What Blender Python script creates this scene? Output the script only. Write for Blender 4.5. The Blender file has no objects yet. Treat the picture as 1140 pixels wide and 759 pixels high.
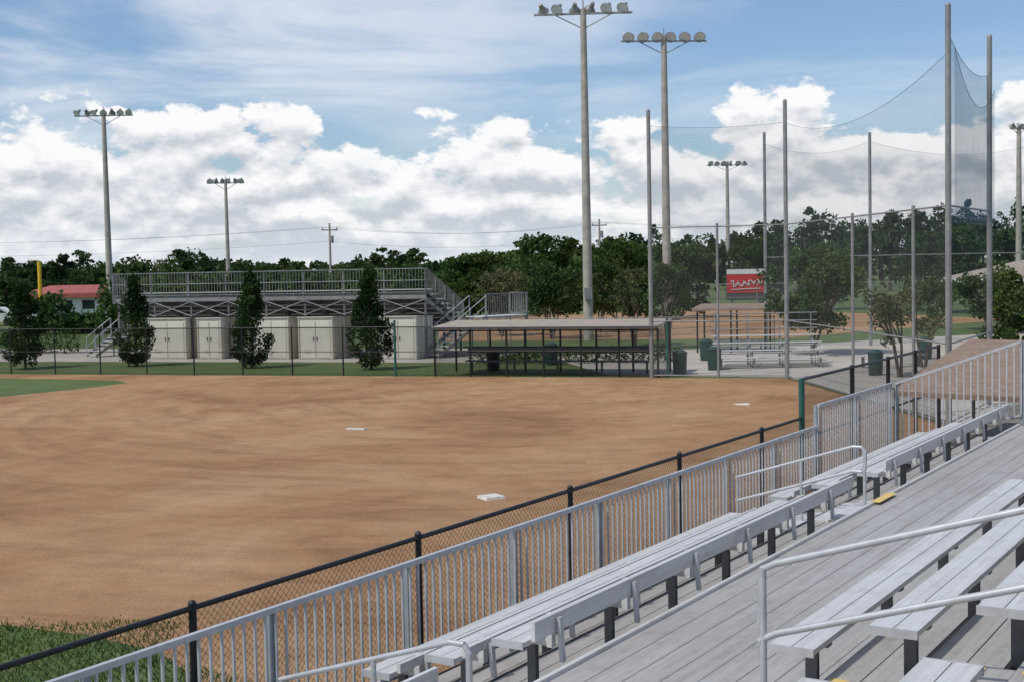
import bpy, math, random
import numpy as np
from mathutils import Vector, Matrix
random.seed(7); rng=np.random.default_rng(11)
scene=bpy.context.scene
H=4.1
# ------------------------------------------------------------ materials
def nmat(name):
    m=bpy.data.materials.new(name); m.use_nodes=True
    nt=m.node_tree; b=nt.nodes['Principled BSDF']; return m,nt,b
def N(nt,t,**k):
    n=nt.nodes.new(t)
    for a,v in k.items(): setattr(n,a,v)
    return n
def ramp(nt,fac,stops):
    r=N(nt,'ShaderNodeValToRGB'); e=r.color_ramp.elements
    while len(e)<len(stops): e.new(0.5)
    for i,(p,c) in enumerate(stops):
        e[i].position=p; e[i].color=(c[0],c[1],c[2],1)
    nt.links.new(fac,r.inputs[0]); return r.outputs[0]
def noise(nt,scale,detail=5,rough=.55,rot=None,size=None,dist=0):
    tc=N(nt,'ShaderNodeTexCoord'); v=tc.outputs['Object']
    if size:
        mp=N(nt,'ShaderNodeMapping',vector_type='TEXTURE'); nt.links.new(v,mp.inputs[0])
        mp.inputs['Scale'].default_value=size
        mp.inputs['Rotation'].default_value=rot
        v=mp.outputs[0]
    n=N(nt,'ShaderNodeTexNoise'); n.inputs['Scale'].default_value=scale
    n.inputs['Detail'].default_value=detail; n.inputs['Roughness'].default_value=rough
    n.inputs['Distortion'].default_value=dist
    nt.links.new(v,n.inputs['Vector']); return n.outputs['Fac']
def mixc(nt,f,a,b,mode='MIX'):
    m=N(nt,'ShaderNodeMix',data_type='RGBA',blend_type=mode)
    for i,x in ((0,f),(6,a),(7,b)):
        if hasattr(x,'links') or hasattr(x,'is_linked'): nt.links.new(x,m.inputs[i])
        elif isinstance(x,(int,float)): m.inputs[i].default_value=x
        else: m.inputs[i].default_value=(x[0],x[1],x[2],1)
    return m.outputs[2]
def bump(nt,b,h,strength,dist=.02):
    bp=N(nt,'ShaderNodeBump'); bp.inputs['Strength'].default_value=strength; bp.inputs['Distance'].default_value=dist
    nt.links.new(h,bp.inputs['Height']); nt.links.new(bp.outputs[0],b.inputs['Normal'])
def MM(nt,op,a,b_=None,c=None,clamp=False):
    m=N(nt,'ShaderNodeMath',operation=op); m.use_clamp=clamp
    for i,x in enumerate((a,b_,c)):
        if x is None: continue
        if isinstance(x,(int,float)): m.inputs[i].default_value=x
        else: nt.links.new(x,m.inputs[i])
    return m.outputs[0]
def simple(name,c,rough=.6,metal=0.,var=.18,scale=3.,bs=0):
    m,nt,b=nmat(name)
    f=noise(nt,scale,4)
    lo=[x*(1-var) for x in c]; hi=[min(1,x*(1+var)) for x in c]
    nt.links.new(ramp(nt,f,[(.3,lo),(.7,hi)]),b.inputs['Base Color'])
    b.inputs['Roughness'].default_value=rough; b.inputs['Metallic'].default_value=metal
    if bs: bump(nt,b,noise(nt,scale*12,4),bs)
    return m
def alpha_mat(name,c,a,rough=.7):
    m,nt,b=nmat(name)
    f=noise(nt,.8,2)
    mr=N(nt,'ShaderNodeMapRange'); nt.links.new(f,mr.inputs[0])
    mr.inputs['To Min'].default_value=a*.7; mr.inputs['To Max'].default_value=a*1.3
    d=N(nt,'ShaderNodeBsdfDiffuse'); d.inputs[0].default_value=(*c,1); t=N(nt,'ShaderNodeBsdfTransparent')
    ms=N(nt,'ShaderNodeMixShader'); nt.links.new(mr.outputs[0],ms.inputs[0]); nt.links.new(t.outputs[0],ms.inputs[1]); nt.links.new(d.outputs[0],ms.inputs[2])
    nt.links.new(ms.outputs[0],nt.nodes['Material Output'].inputs[0]); return m
def leaf(name,dark,light,big=.09):
    m,nt,b=nmat(name)
    g=N(nt,'ShaderNodeNewGeometry')
    f=noise(nt,.45,2); fb_=noise(nt,big,1)
    a=MM(nt,'ADD',MM(nt,'MULTIPLY_ADD',f,.6,.2),MM(nt,'MULTIPLY_ADD',g.outputs['Random Per Island'],.36,-.18))
    a=MM(nt,'ADD',a,MM(nt,'MULTIPLY_ADD',fb_,.9,-.45))
    col=ramp(nt,a,[(.25,dark),(.75,light)])
    col=mixc(nt,.8,col,ramp(nt,noise(nt,big*1.7,1),[(.38,(.82,.95,1.0)),(.62,(1.18,1.06,.9))]),'MULTIPLY')
    d=N(nt,'ShaderNodeBsdfDiffuse'); nt.links.new(col,d.inputs[0])
    tr=N(nt,'ShaderNodeBsdfTranslucent'); nt.links.new(col,tr.inputs[0])
    ms=N(nt,'ShaderNodeMixShader'); ms.inputs[0].default_value=.28
    nt.links.new(d.outputs[0],ms.inputs[1]); nt.links.new(tr.outputs[0],ms.inputs[2])
    nt.links.new(ms.outputs[0],nt.nodes['Material Output'].inputs[0]); return m

ANG=math.radians(31.8); sn,cs=math.sin(ANG),math.cos(ANG)
def alu(name,c,metal,rough,lo=.8,dirt=.6):
    m,nt,b=nmat(name)
    R_=(0,0,math.pi/2-ANG)
    f1=noise(nt,1.3,6,.6,R_,(2.2,.5,1))
    f2=noise(nt,1,4,.6,R_,(1.8,.035,.035))
    f3=noise(nt,6,5,.75,R_,(1.6,.7,1))
    a=ramp(nt,f1,[(.32,[x*lo for x in c]),(.62,c)])
    s=ramp(nt,f2,[(.35,(.84,.83,.82)),(.65,(1.03,1.03,1.03))])
    s3=ramp(nt,f3,[(.36,(.74,.71,.67)),(.5,(1,1,1))])
    nt.links.new(mixc(nt,dirt,mixc(nt,.9,a,s,'MULTIPLY'),s3,'MULTIPLY'),b.inputs['Base Color'])
    b.inputs['Metallic'].default_value=metal
    nt.links.new(ramp(nt,f1,[(.3,(rough+.15,)*3),(.7,(rough,)*3)]),b.inputs['Roughness'])
    return m
M_SEAT=alu('bench_aluminium',(.68,.68,.67),.15,.38,.88,.5)
M_DECK=alu('deck_aluminium',(.46,.445,.42),.12,.45,.84,.55)
M_RAIL=simple('railing_aluminium',(.50,.51,.52),.42,.3,.12,8)
M_POST=simple('post_aluminium',(.33,.37,.39),.5,.3,.12,8)
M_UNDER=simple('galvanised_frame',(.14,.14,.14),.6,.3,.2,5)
M_DARK=simple('dark_steel',(.06,.06,.065),.6,0,.2,5)
M_BLACK=simple('black_vinyl',(.012,.012,.013),.45,0,.2,9)
M_TEAL=simple('green_paint',(.02,.10,.08),.5,0,.2,9)
M_GAL=simple('galvanised_steel',(.27,.27,.26),.5,.3,.2,3)
M_GALR=simple('weathered_railing',(.22,.225,.225),.55,.3,.2,3)
M_CONCPOLE=simple('concrete_pole',(.37,.34,.29),.85,0,.2,2)
M_YEL,nt,b=nmat('worn_yellow_paint')
nt.links.new(ramp(nt,noise(nt,11,6,.7),[(.36,(.44,.39,.29)),(.46,(.68,.48,.15)),(.7,(.74,.53,.16))]),b.inputs['Base Color']); b.inputs['Roughness'].default_value=.7
M_WHITE=simple('white_rubber',(.62,.59,.52),.6,0,.25,14)
M_TAN=simple('shed_panel',(.64,.61,.52),.6,0,.08,1.5)
M_TAND=simple('shed_trim',(.50,.475,.40),.6,0,.1,3)
M_ROOF=simple('brown_shingle',(.25,.18,.13),.85,0,.25,6,.3)
M_ROOFT=simple('tan_roof',(.34,.29,.23),.8,0,.15,3)
M_RED=simple('red_paint',(.55,.03,.03),.45,0,.1,3)
M_REDR=simple('red_roof',(.34,.085,.06),.7,0,.2,3)
M_WHT=simple('white_paint',(.72,.72,.70),.5,0,.08,3)
M_YP=simple('yellow_pole_paint',(.75,.45,.02),.5,0,.1,3)
M_GLASS=simple('lamp_glass',(.74,.76,.78),.15,0,.1,3)
M_BIN=simple('bin_green',(.015,.05,.04),.5,0,.2,5)
M_BARK=simple('bark',(.11,.085,.06),.9,0,.3,8,.4)
M_WIRE=simple('cable',(.05,.05,.05),.6,0,.1,3)
M_TYRE=simple('tyre',(.02,.02,.02),.8,0,.1,3)
M_CARGL=simple('car_glass',(.03,.04,.05),.1,0,.1,3)
M_NET=alpha_mat('net_mesh',(.12,.15,.17),.13)
M_LINK=alpha_mat('chain_link_black',(.012,.012,.012),.28)
M_LINKG=alpha_mat('chain_link_galvanised',(.20,.21,.21),.11)
M_NETB=alpha_mat('net_mesh_blue',(.18,.28,.36),.34)
L_BG=leaf('foliage_distant',(.018,.038,.015),(.080,.118,.046),.05)
L_BG2=leaf('foliage_mid',(.020,.048,.013),(.09,.14,.042),.12)
L_MAG=leaf('foliage_magnolia',(.012,.032,.012),(.048,.085,.030),.5)
L_MYR=leaf('foliage_myrtle',(.028,.058,.02),(.11,.15,.055),.3)
L_MYR2=leaf('foliage_myrtle_bloom',(.05,.08,.03),(.17,.165,.09),.3)
L_SHR=leaf('foliage_shrub',(.02,.05,.015),(.07,.12,.03),.3)
L_GR=leaf('grass_blades',(.045,.080,.018),(.14,.20,.055),.3)

# ------------------------------------------------------------ mesh builder
class MB:
    def __init__(s): s.v=[];s.f=[];s.m=[];s.mats=[];s.sm=[]
    def mi(s,m):
        if m not in s.mats: s.mats.append(m)
        return s.mats.index(m)
    def add(s,vs,fs,m,smooth=False):
        o=len(s.v); s.v+= [tuple(v) for v in vs]
        k=s.mi(m)
        for f in fs: s.f.append([i+o for i in f]); s.m.append(k); s.sm.append(smooth)
    def hexa(s,c,m):
        s.add(c,[(3,2,1,0),(4,5,6,7),(0,1,5,4),(1,2,6,5),(2,3,7,6),(3,0,4,7)],m)
    def box(s,o,ux,uy,uz,m):
        o=Vector(o);ux=Vector(ux);uy=Vector(uy);uz=Vector(uz)
        s.hexa([o,o+ux,o+ux+uy,o+uy,o+uz,o+ux+uz,o+ux+uy+uz,o+uy+uz],m)
    def tube(s,a,b,r,m,r2=None,n=8,caps=True):
        a=Vector(a);b=Vector(b);r2=r if r2 is None else r2
        d=(b-a).normalized(); t=Vector((0,0,1)) if abs(d.z)<.9 else Vector((1,0,0))
        u=d.cross(t).normalized(); w=d.cross(u)
        vs=[];
        for c,rr in((a,r),(b,r2)):
            for i in range(n):
                an=2*math.pi*i/n+math.pi/n; vs.append(c+(u*math.cos(an)+w*math.sin(an))*rr)
        fs=[(i,(i+1)%n,n+(i+1)%n,n+i) for i in range(n)]
        s.add(vs,fs,m,n>4)
        if caps: s.add(vs,[tuple(range(n-1,-1,-1)),tuple(range(n,2*n))],m)
    def poly(s,pts,r,m,n=8):
        for a,b in zip(pts[:-1],pts[1:]): s.tube(a,b,r,m,n=n)
        for p in pts[1:-1]: s.ball(p,r,m)
    def ball(s,c,r,m,nu=8,nv=5,sz=1):
        vs=[];c=Vector(c)
        for j in range(nv+1):
            th=math.pi*j/nv
            for i in range(nu):
                ph=2*math.pi*i/nu
                vs.append(c+Vector((math.sin(th)*math.cos(ph)*r,math.sin(th)*math.sin(ph)*r,math.cos(th)*r*sz)))
        fs=[(j*nu+i,(j+1)*nu+i,(j+1)*nu+(i+1)%nu,j*nu+(i+1)%nu) for j in range(nv) for i in range(nu)]
        s.add(vs,fs,m,True)
    def quad(s,a,b,c,d,m): s.add([a,b,c,d],[(0,1,2,3)],m)
    def build(s,name,parent=None):
        me=bpy.data.meshes.new(name); me.from_pydata(s.v,[],s.f)
        for m in s.mats: me.materials.append(m)
        me.polygons.foreach_set('material_index',s.m)
        me.polygons.foreach_set('use_smooth',s.sm)
        me.update(); o=bpy.data.objects.new(name,me); scene.collection.objects.link(o)
        if parent: o.parent=parent
        return o
def P(s,p,z): return Vector((sn*s-cs*p, cs*s+sn*p, z))
def SB(mb,s0,s1,p0,p1,z0,z1,m):
    mb.hexa([P(s0,p1,z0),P(s0,p0,z0),P(s1,p0,z0),P(s1,p1,z0),P(s0,p1,z1),P(s0,p0,z1),P(s1,p0,z1),P(s1,p1,z1)],m)

# ------------------------------------------------------------ ground sheets
def sheet(name,pts,z,mat):
    me=bpy.data.meshes.new(name); me.from_pydata([(x,y,z) for x,y in pts],[],[tuple(range(len(pts)))])
    me.materials.append(mat); me.update()
    o=bpy.data.objects.new(name,me); scene.collection.objects.link(o)
    if me.polygons[0].normal.z<0: me.flip_normals()
    return o
mg,nt,b=nmat('grass_ground')
f=noise(nt,.12,6,.6); f2=noise(nt,9,5,.7); f3=noise(nt,.7,4,.6)
c1=ramp(nt,f,[(.3,(.062,.105,.024)),(.7,(.120,.165,.048))])
c2=ramp(nt,f2,[(.3,(.5,.55,.45)),(.7,(1.3,1.25,1.15))])
c3=ramp(nt,f3,[(.35,(.8,.88,.8)),(.65,(1.2,1.1,1.1))])
nt.links.new(mixc(nt,1,mixc(nt,1,c1,c2,'MULTIPLY'),c3,'MULTIPLY'),b.inputs['Base Color']); b.inputs['Roughness'].default_value=.9
bump(nt,b,f2,.6,.04)
md,nt,b=nmat('infield_dirt')
tcd=N(nt,'ShaderNodeTexCoord'); spd=N(nt,'ShaderNodeSeparateXYZ'); nt.links.new(tcd.outputs['Object'],spd.inputs[0])
dx=MM(nt,'ADD',spd.outputs[0],-1.5); dy=MM(nt,'ADD',spd.outputs[1],-42)
rr=MM(nt,'SQRT',MM(nt,'ADD',MM(nt,'MULTIPLY',dx,dx),MM(nt,'MULTIPLY',dy,dy))); an=MM(nt,'ARCTAN2',dx,dy)
cbn=N(nt,'ShaderNodeCombineXYZ'); nt.links.new(MM(nt,'MULTIPLY',rr,1.3),cbn.inputs[0]); nt.links.new(MM(nt,'MULTIPLY',an,3.5),cbn.inputs[1])
npol=N(nt,'ShaderNodeTexNoise'); npol.inputs['Scale'].default_value=1; npol.inputs['Detail'].default_value=5; npol.inputs['Roughness'].default_value=.62; npol.inputs['Distortion'].default_value=.6
nt.links.new(cbn.outputs[0],npol.inputs['Vector'])
fa=noise(nt,.16,7,.62,dist=.9)
fb=noise(nt,1.3,6,.7,dist=.5); fc=noise(nt,20,5,.8)
ca=ramp(nt,fa,[(.32,(.290,.163,.084)),(.46,(.380,.228,.121)),(.60,(.43,.272,.151)),(.74,(.475,.318,.186))])
cb=ramp(nt,npol.outputs[0],[(.34,(.84,.81,.78)),(.5,(1.,1.,1.)),(.7,(1.08,1.08,1.06))])
cf=ramp(nt,fb,[(.34,(.87,.85,.83)),(.6,(1.04,1.04,1.04))])
cc=ramp(nt,fc,[(.32,(.76,.74,.72)),(.68,(1.15,1.15,1.15))])
c=mixc(nt,1,mixc(nt,1,mixc(nt,1,ca,cb,'MULTIPLY'),cf,'MULTIPLY'),cc,'MULTIPLY')
nt.links.new(c,b.inputs['Base Color']); b.inputs['Roughness'].default_value=.95; b.inputs['Specular IOR Level'].default_value=.12
bump(nt,b,mixc(nt,.5,fb,fc),.8,.06)
mc,nt,b=nmat('concrete_paving')
fa=noise(nt,.5,6,.6); nt.links.new(ramp(nt,fa,[(.3,(.36,.325,.27)),(.7,(.50,.46,.39))]),b.inputs['Base Color']); b.inputs['Roughness'].default_value=.9
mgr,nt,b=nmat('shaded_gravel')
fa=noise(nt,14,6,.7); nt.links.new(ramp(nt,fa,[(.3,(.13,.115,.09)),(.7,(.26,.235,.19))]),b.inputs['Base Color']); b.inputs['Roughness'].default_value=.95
sheet('ground',[(-1500,-300),(1500,-300),(1500,2500),(-1500,2500)],0,mg)
FL=lambda x:49.4-.308*x
cx,cy,R=-4.04,34.2,18.6
pts=[]
a0=math.radians(-97); a1=math.radians(-200)
for i in range(120):
    a=a0+(a1-a0)*i/119; rr_=R+.10*math.sin(i*.85)+.08*math.sin(i*.3)+random.uniform(-.05,.05)
    pts.append((cx+rr_*math.cos(a),cy+rr_*math.sin(a)))
pts+=[(-19.6,42.6),(-18.0,44.5),(-16.3,46.8),(-15.0,48.8),(-14.4,50.2),(-15.2,51.4),(-19.5,53.3),(-30,57),(-70,69.6),(-70,FL(-70)),(9.5,FL(9.5)),(10.6,32),P(24,7.72,0).to_2d()[:],P(10,7.72,0).to_2d()[:],(-2.35,10.9),(-3.2,13.3),(-3.9,14.4),(-4.9,15.1)]
sheet('infield_dirt_ground',[tuple(q) for q in pts],.004,md)
e=Vector((.956,-.294,0)); q=Vector((.294,.956,0))
def E(o,a,b_,z=0): return Vector((o[0],o[1],0))+e*a+q*b_+Vector((0,0,z))
A=(-3.8,60)
sheet('concrete_path',[E(A,-60,-2.2)[:2],E(A,3,-2.2)[:2],E(A,3,7)[:2],E(A,-60,7)[:2]],.006,mc)
sheet('plaza_paving',[(3.5,49.2),(9.6,46.9),(11.0,32),(13,28),(40,24),(60,60),(40,78),(16,66),(1.5,60)],.008,mc)
sheet('second_infield_dirt_ground',[(-4,74),(14,70),(32,86),(20,112),(-6,108)],.006,md)
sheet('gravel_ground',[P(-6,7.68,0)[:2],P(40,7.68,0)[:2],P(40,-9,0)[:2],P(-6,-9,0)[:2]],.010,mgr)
def in_dirt(x,y):
    return (x-cx)**2+(y-cy)**2<(R+.08*math.sin(math.atan2(y-cy,x-cx)*60))**2
V=[]
for i in range(26000):
    x=random.uniform(-8.2,-2.0); y=random.uniform(11,17.3)
    p_=-cs*x+sn*y
    if p_<7.8: continue
    dd=R-math.hypot(x-cx,y-cy)
    if in_dirt(x,y) and random.random()>.25*math.exp(-max(0,dd)*9): continue
    if x>-3.9 and y>14.3+(x+3.9)*-.9*1.0 and random.random()<.99: continue
    hgt=random.uniform(.02,.055); a=random.uniform(0,6.28); wd=.008; lx,ly=random.uniform(-.02,.02),random.uniform(-.02,.02)
    ca_,sa_=math.cos(a)*wd,math.sin(a)*wd
    V+=[(x-ca_,y-sa_,.0),(x+ca_,y+sa_,.0),(x+lx+ca_*.3,y+ly+sa_*.3,hgt),(x+lx-ca_*.3,y+ly-sa_*.3,hgt)]
mb=MB(); mb.add(V,[(4*i,4*i+1,4*i+2,4*i+3) for i in range(len(V)//4)],L_GR); mb.build('outfield_grass')

def plate(name,x,y,w,rot,pent=False):
    mb=MB(); c,s_=math.cos(rot),math.sin(rot)
    if pent: pl=[(-w/2,w/2),(w/2,w/2),(w/2,0),(0,-w/2),(-w/2,0)]
    else: pl=[(-w/2,-w/2),(w/2,-w/2),(w/2,w/2),(-w/2,w/2)]
    n=len(pl)
    vs=[(x+c*a-s_*b2,y+s_*a+c*b2,.004) for a,b2 in pl]+[(x+c*a*.93-s_*b2*.93,y+s_*a*.93+c*b2*.93,.05 if not pent else .02) for a,b2 in pl]
    mb.add(vs,[tuple(range(n,2*n))]+[(i,(i+1)%n,n+(i+1)%n,n+i) for i in range(n)],M_WHITE); return mb.build(name)
plate('first_base',-.42,23.6,.38,.5); plate('home_plate',6.6,38.3,.44,.5,True)
mb=MB(); mb.box((-4.3,34.2,.004),(.5,-.2,0),(.05,.15,0),(0,0,.03),M_WHITE); mb.build('pitching_plate')

# ------------------------------------------------------------ foreground stand
S0,S1=-3.0,24.0
AIS=[(6.9,8.1),(15.4,16.7)]
SEG=[(S0,6.9),(8.1,15.4),(16.7,S1)]
mb=MB()
pp=2.86
while pp<4.68:
    SB(mb,S0,S1,pp,pp+.224,1.155,1.2,M_DECK)
    pp+=.231
SB(mb,S0,S1,4.70,4.74,1.08,1.23,M_SEAT)
for s in np.arange(S0,S1,1.83):
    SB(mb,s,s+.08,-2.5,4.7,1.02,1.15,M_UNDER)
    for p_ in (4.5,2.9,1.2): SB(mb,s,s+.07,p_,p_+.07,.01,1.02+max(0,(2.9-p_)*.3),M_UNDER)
def bench(mb,s0,s1,p0,w,z):
    n=2; ww=(w-.008)/n
    for i in range(n):
        a=p0+i*(ww+.008)
        SB(mb,s0,s1,a,a+ww,z-.038,z,M_SEAT)
    SB(mb,s0-.012,s0,p0-.003,p0+w+.003,z-.05,z+.005,M_RAIL); SB(mb,s1,s1+.012,p0-.003,p0+w+.003,z-.05,z+.005,M_RAIL)
for k in range(1,9):
    pl=3.13-.65*(k-1); zb=1.64+.2*(k-1); zf=1.2+.2*(k-1)
    for (s0,s1) in SEG:
        bench(mb,s0,s1-.0,pl-.30,.30,zb)
        s=s0+.35
        while s<s1:
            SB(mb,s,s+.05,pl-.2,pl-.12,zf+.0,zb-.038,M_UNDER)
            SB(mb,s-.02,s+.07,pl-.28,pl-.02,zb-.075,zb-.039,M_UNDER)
            s+=1.7
    if k>1:
        nose=pl+.35
        SB(mb,S0,S1,nose-.215,nose,zf-.045,zf,M_DECK)
        SB(mb,S0,S1,nose-.44,nose-.225,zf-.045,zf,M_DECK)
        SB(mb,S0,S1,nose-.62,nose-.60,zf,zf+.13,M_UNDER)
        for (a0_,a1_) in AIS:
            SB(mb,a0_+.02,a1_-.02,nose-.65,nose-.45,zf-.045,zf,M_DECK)
            SB(mb,a0_+.05,a1_-.05,nose+.004,nose+.32,zf-.19,zf-.1,M_DECK)
            SB(mb,a0_+.75,a1_+.22,nose-.17,nose-.04,zf+.002,zf+.007,M_YEL)
            SB(mb,a0_+.55,a1_-.1,nose+.225,nose+.318,zf-.098,zf-.093,M_YEL)
for j in range(3):
    p0=4.98+.6*j; zb=1.40-.2*j; zf=zb-.42
    for (s0,s1) in SEG:
        bench(mb,s0,s1,p0,.26,zb)
        bt=.16 if j==0 else .09
        SB(mb,s0,s1,p0-.10,p0-.07,zb+.02,zb+bt,M_SEAT)
        s=s0+.3
        while s<s1:
            SB(mb,s,s+.05,p0+.08,p0+.15,zf,zb-.038,M_UNDER)
            SB(mb,s-.01,s+.05,p0-.068,p0-.02,zb-.10,zb+bt-.01,M_SEAT)
            SB(mb,s-.01,s+.06,p0-.02,p0+.25,zb-.09,zb-.039,M_SEAT)
            mb.hexa([P(s,p0-.125,zb-.20),P(s,p0-.155,zb-.20),P(s+.045,p0-.155,zb-.20),P(s+.045,p0-.125,zb-.20),
                     P(s,p0-.102,zb+bt-.03),P(s,p0-.135,zb+bt-.03),P(s+.045,p0-.135,zb+bt-.03),P(s+.045,p0-.102,zb+bt-.03)],M_RAIL)
            s+=1.22
    SB(mb,S0,S1,p0+.26,p0+.44,zf-.045,zf,M_DECK); SB(mb,S0,S1,p0+.05,p0+.25,zf-.045,zf,M_DECK)
    SB(mb,S0,S1,p0+.46,p0+.48,zf-.20,zf,M_UNDER)
    for (a0_,a1_) in AIS:
        SB(mb,a0_+.03,a1_-.03,p0-.22,p0+.2,zf+.03,zf+.07,M_SEAT)
        SB(mb,a0_+.03,a1_-.03,p0+.22,p0+.42,zf-.0,zf+.02,M_SEAT)
for (a0_,a1_) in AIS: SB(mb,a0_+.2,a1_-.4,4.63,4.74,1.232,1.237,M_YEL)
for (a0_,a1_) in AIS: SB(mb,a0_+.6,a1_-.05,2.9,3.02,1.206,1.211,M_YEL)
for s in np.arange(S0,S1,1.83):
    mb.hexa([P(s,6.9,.30),P(s,4.7,1.0),P(s+.07,4.7,1.0),P(s+.07,6.9,.30),P(s,6.9,.40),P(s,4.7,1.10),P(s+.07,4.7,1.10),P(s+.07,6.9,.40)],M_UNDER)
    SB(mb,s,s+.06,6.8,6.86,.01,.4,M_UNDER)
mb.build('bleacher_stand')

mb=MB()
def picket_run(mb,a,b,za0,za1,zb0,zb1,sp=.115,r=.011,post=1.8,m=M_RAIL,mp=M_POST):
    a=Vector((a[0],a[1],0));b=Vector((b[0],b[1],0));L=(b-a).length; d=(b-a)/L; nn=Vector((-d.y,d.x,0))
    def bar(z0,z1,h,t):
        A0=a+Vector((0,0,z0));B0=b+Vector((0,0,z1))
        mb.hexa([A0-nn*t,A0+nn*t,B0+nn*t,B0-nn*t]+[v+Vector((0,0,h)) for v in (A0-nn*t,A0+nn*t,B0+nn*t,B0-nn*t)],m)
    bar(za1-.045,zb1-.045,.045,.022); bar(za0,zb0,.04,.018)
    n=int(L/sp)
    for i in range(n+1):
        t=i/max(1,n); c=a+d*(L*t); z0=za0+(zb0-za0)*t+.04; z1=za1+(zb1-za1)*t-.045
        mb.box(c-d*r-nn*r+Vector((0,0,z0)),d*2*r,nn*2*r,(0,0,z1-z0),m)
    k=max(1,round(L/post))
    for i in range(k+1):
        t=i/k; c=a+d*(L*t); z0=za0+(zb0-za0)*t; z1=za1+(zb1-za1)*t
        mb.box(c-d*.03+nn*.019+Vector((0,0,z0-.35)),d*.06,nn*.05,(0,0,z1-z0+.33),mp)
picket_run(mb,P(S0,6.9,0),P(20,6.9,0),.58,1.55,.58,1.55,r=.0095)
picket_run(mb,P(20.05,6.9,0),P(S1,6.9,0),.58,1.87,.58,1.87,r=.0095)
mb.build('safety_railing')
mb=MB(); picket_run(mb,P(S1+.06,6.85,0),P(S1+.06,4.7,0),.75,1.87,1.35,2.65)
mb.build('safety_railing')
mb=MB(); picket_run(mb,P(S1+.06,4.65,0),P(S1+.06,-2,0),1.35,2.65,3.3,4.6); mb.build('safety_railing')
def handrail_up(s):
    mb=MB(); m=M_RAIL
    for dz in (0,-.42):
        mb.poly([P(s,2.95,1.95+dz if dz==0 else 2.27+dz-.02),P(s,2.93,2.27+dz),P(s,2.85,2.31+dz),P(s,-1.4,2.31+dz+4.25*.308)],.022,m)
    for p_ in (2.93,1.3,-.3):
        mb.tube(P(s,p_,1.2+(2.93-p_)*.28),P(s,p_,2.28+(2.93-p_)*.308),.022,m)
    return mb.build('aisle_handrail')
def handrail_dn(s,o=0):
    mb=MB(); m=M_RAIL
    for dz in (0,-.3):
        mb.poly([P(s,4.98,1.78+dz+o),P(s,5.1,1.78+dz+o),P(s,6.62,1.30+dz+o)],.020,m)
    mb.poly([P(s,4.98,1.78+o),P(s,4.94,1.72+o),P(s,4.94,1.52+o),P(s,4.98,1.48+o)],.020,m)
    for p_,t in ((4.95,1.74),(5.75,1.57),(6.6,1.3)): mb.tube(P(s,p_,t-.8),P(s,p_,t+o),.020,m)
    return mb.build('aisle_handrail')
handrail_up(7.5); handrail_up(16.05); handrail_dn(7.35,-.20); handrail_dn(16.05,.03)

# ------------------------------------------------------------ near chain link fence (black)
def chainlink_geo(mb,a,b,z0,z1,pitch,w,m):
    a=Vector(a);b=Vector(b);L=(b-a).length;d=(b-a)/L;h=z1-z0; nn=Vector((-d.y,d.x,0))
    t=-h
    while t<L:
        for sg in (1,-1):
            t0,t1=(t,t+h); za,zb=(z0,z1) if sg>0 else (z1,z0)
            lo=max(0,t0);hi=min(L,t1)
            if hi-lo<.01: continue
            zz=lambda x:za+(zb-za)*(x-t0)/h
            o=nn*(.003*sg)
            A_=a+d*lo+Vector((0,0,zz(lo)))+o;B_=a+d*hi+Vector((0,0,zz(hi)))+o
            mb.tube(A_,B_,w,m,n=3,caps=False)
        t+=pitch
mb=MB(); pf=7.72
chainlink_geo(mb,P(-3,pf,0),P(21.6,pf,0),.03,1.43,.072,.0021,M_BLACK)
mb.tube(P(-3,pf,1.45),P(21.6,pf,1.45),.024,M_BLACK)
for k in range(-5,3):
    s=13.68+3.05*k; mb.tube(P(s,pf,0),P(s,pf,1.47),.033,M_BLACK); mb.ball(P(s,pf,1.48),.037,M_BLACK)
mb.build('chain_link_fence')
mb=MB()
chainlink_geo(mb,P(21.6,pf,0),P(30.5,pf,0),.03,2.08,.09,.0026,M_BLACK)
mb.tube(P(21.6,pf,2.1),P(30.5,pf,2.1),.026,M_BLACK); mb.tube(P(21.6,pf,1.1),P(30.5,pf,1.1),.02,M_BLACK)
for s in (24.3,26.6,28.6,30.5): mb.tube(P(s,pf,0),P(s,pf,2.14),.04,M_BLACK)
mb.tube(P(21.6,pf,0),P(21.6,pf,2.12),.05,M_TEAL)
mb.build('chain_link_fence')

mb=MB()
def slab(mb,c,t,m):
    lo=[v-Vector((0,0,t)) for v in c]; mb.hexa(lo+list(c),m)
c=[P(26.2,7.62,1.5),P(26.2,4.2,1.45),P(33,4.2,2.08),P(33,7.62,2.12)]
slab(mb,c,.10,M_ROOF)
for s,z in ((26.4,1.4),(29.6,1.65),(32.8,1.95)):
    for p_ in (7.5,4.4): mb.tube(P(s,p_,0),P(s,p_,z),.05,M_DARK)
SB(mb,26.6,32.6,5.0,5.3,.42,.46,M_SEAT)
for s in (27,29.5,32): SB(mb,s,s+.06,5.1,5.18,.01,.42,M_UNDER)
mb.build('dugout_shelter')

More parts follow.
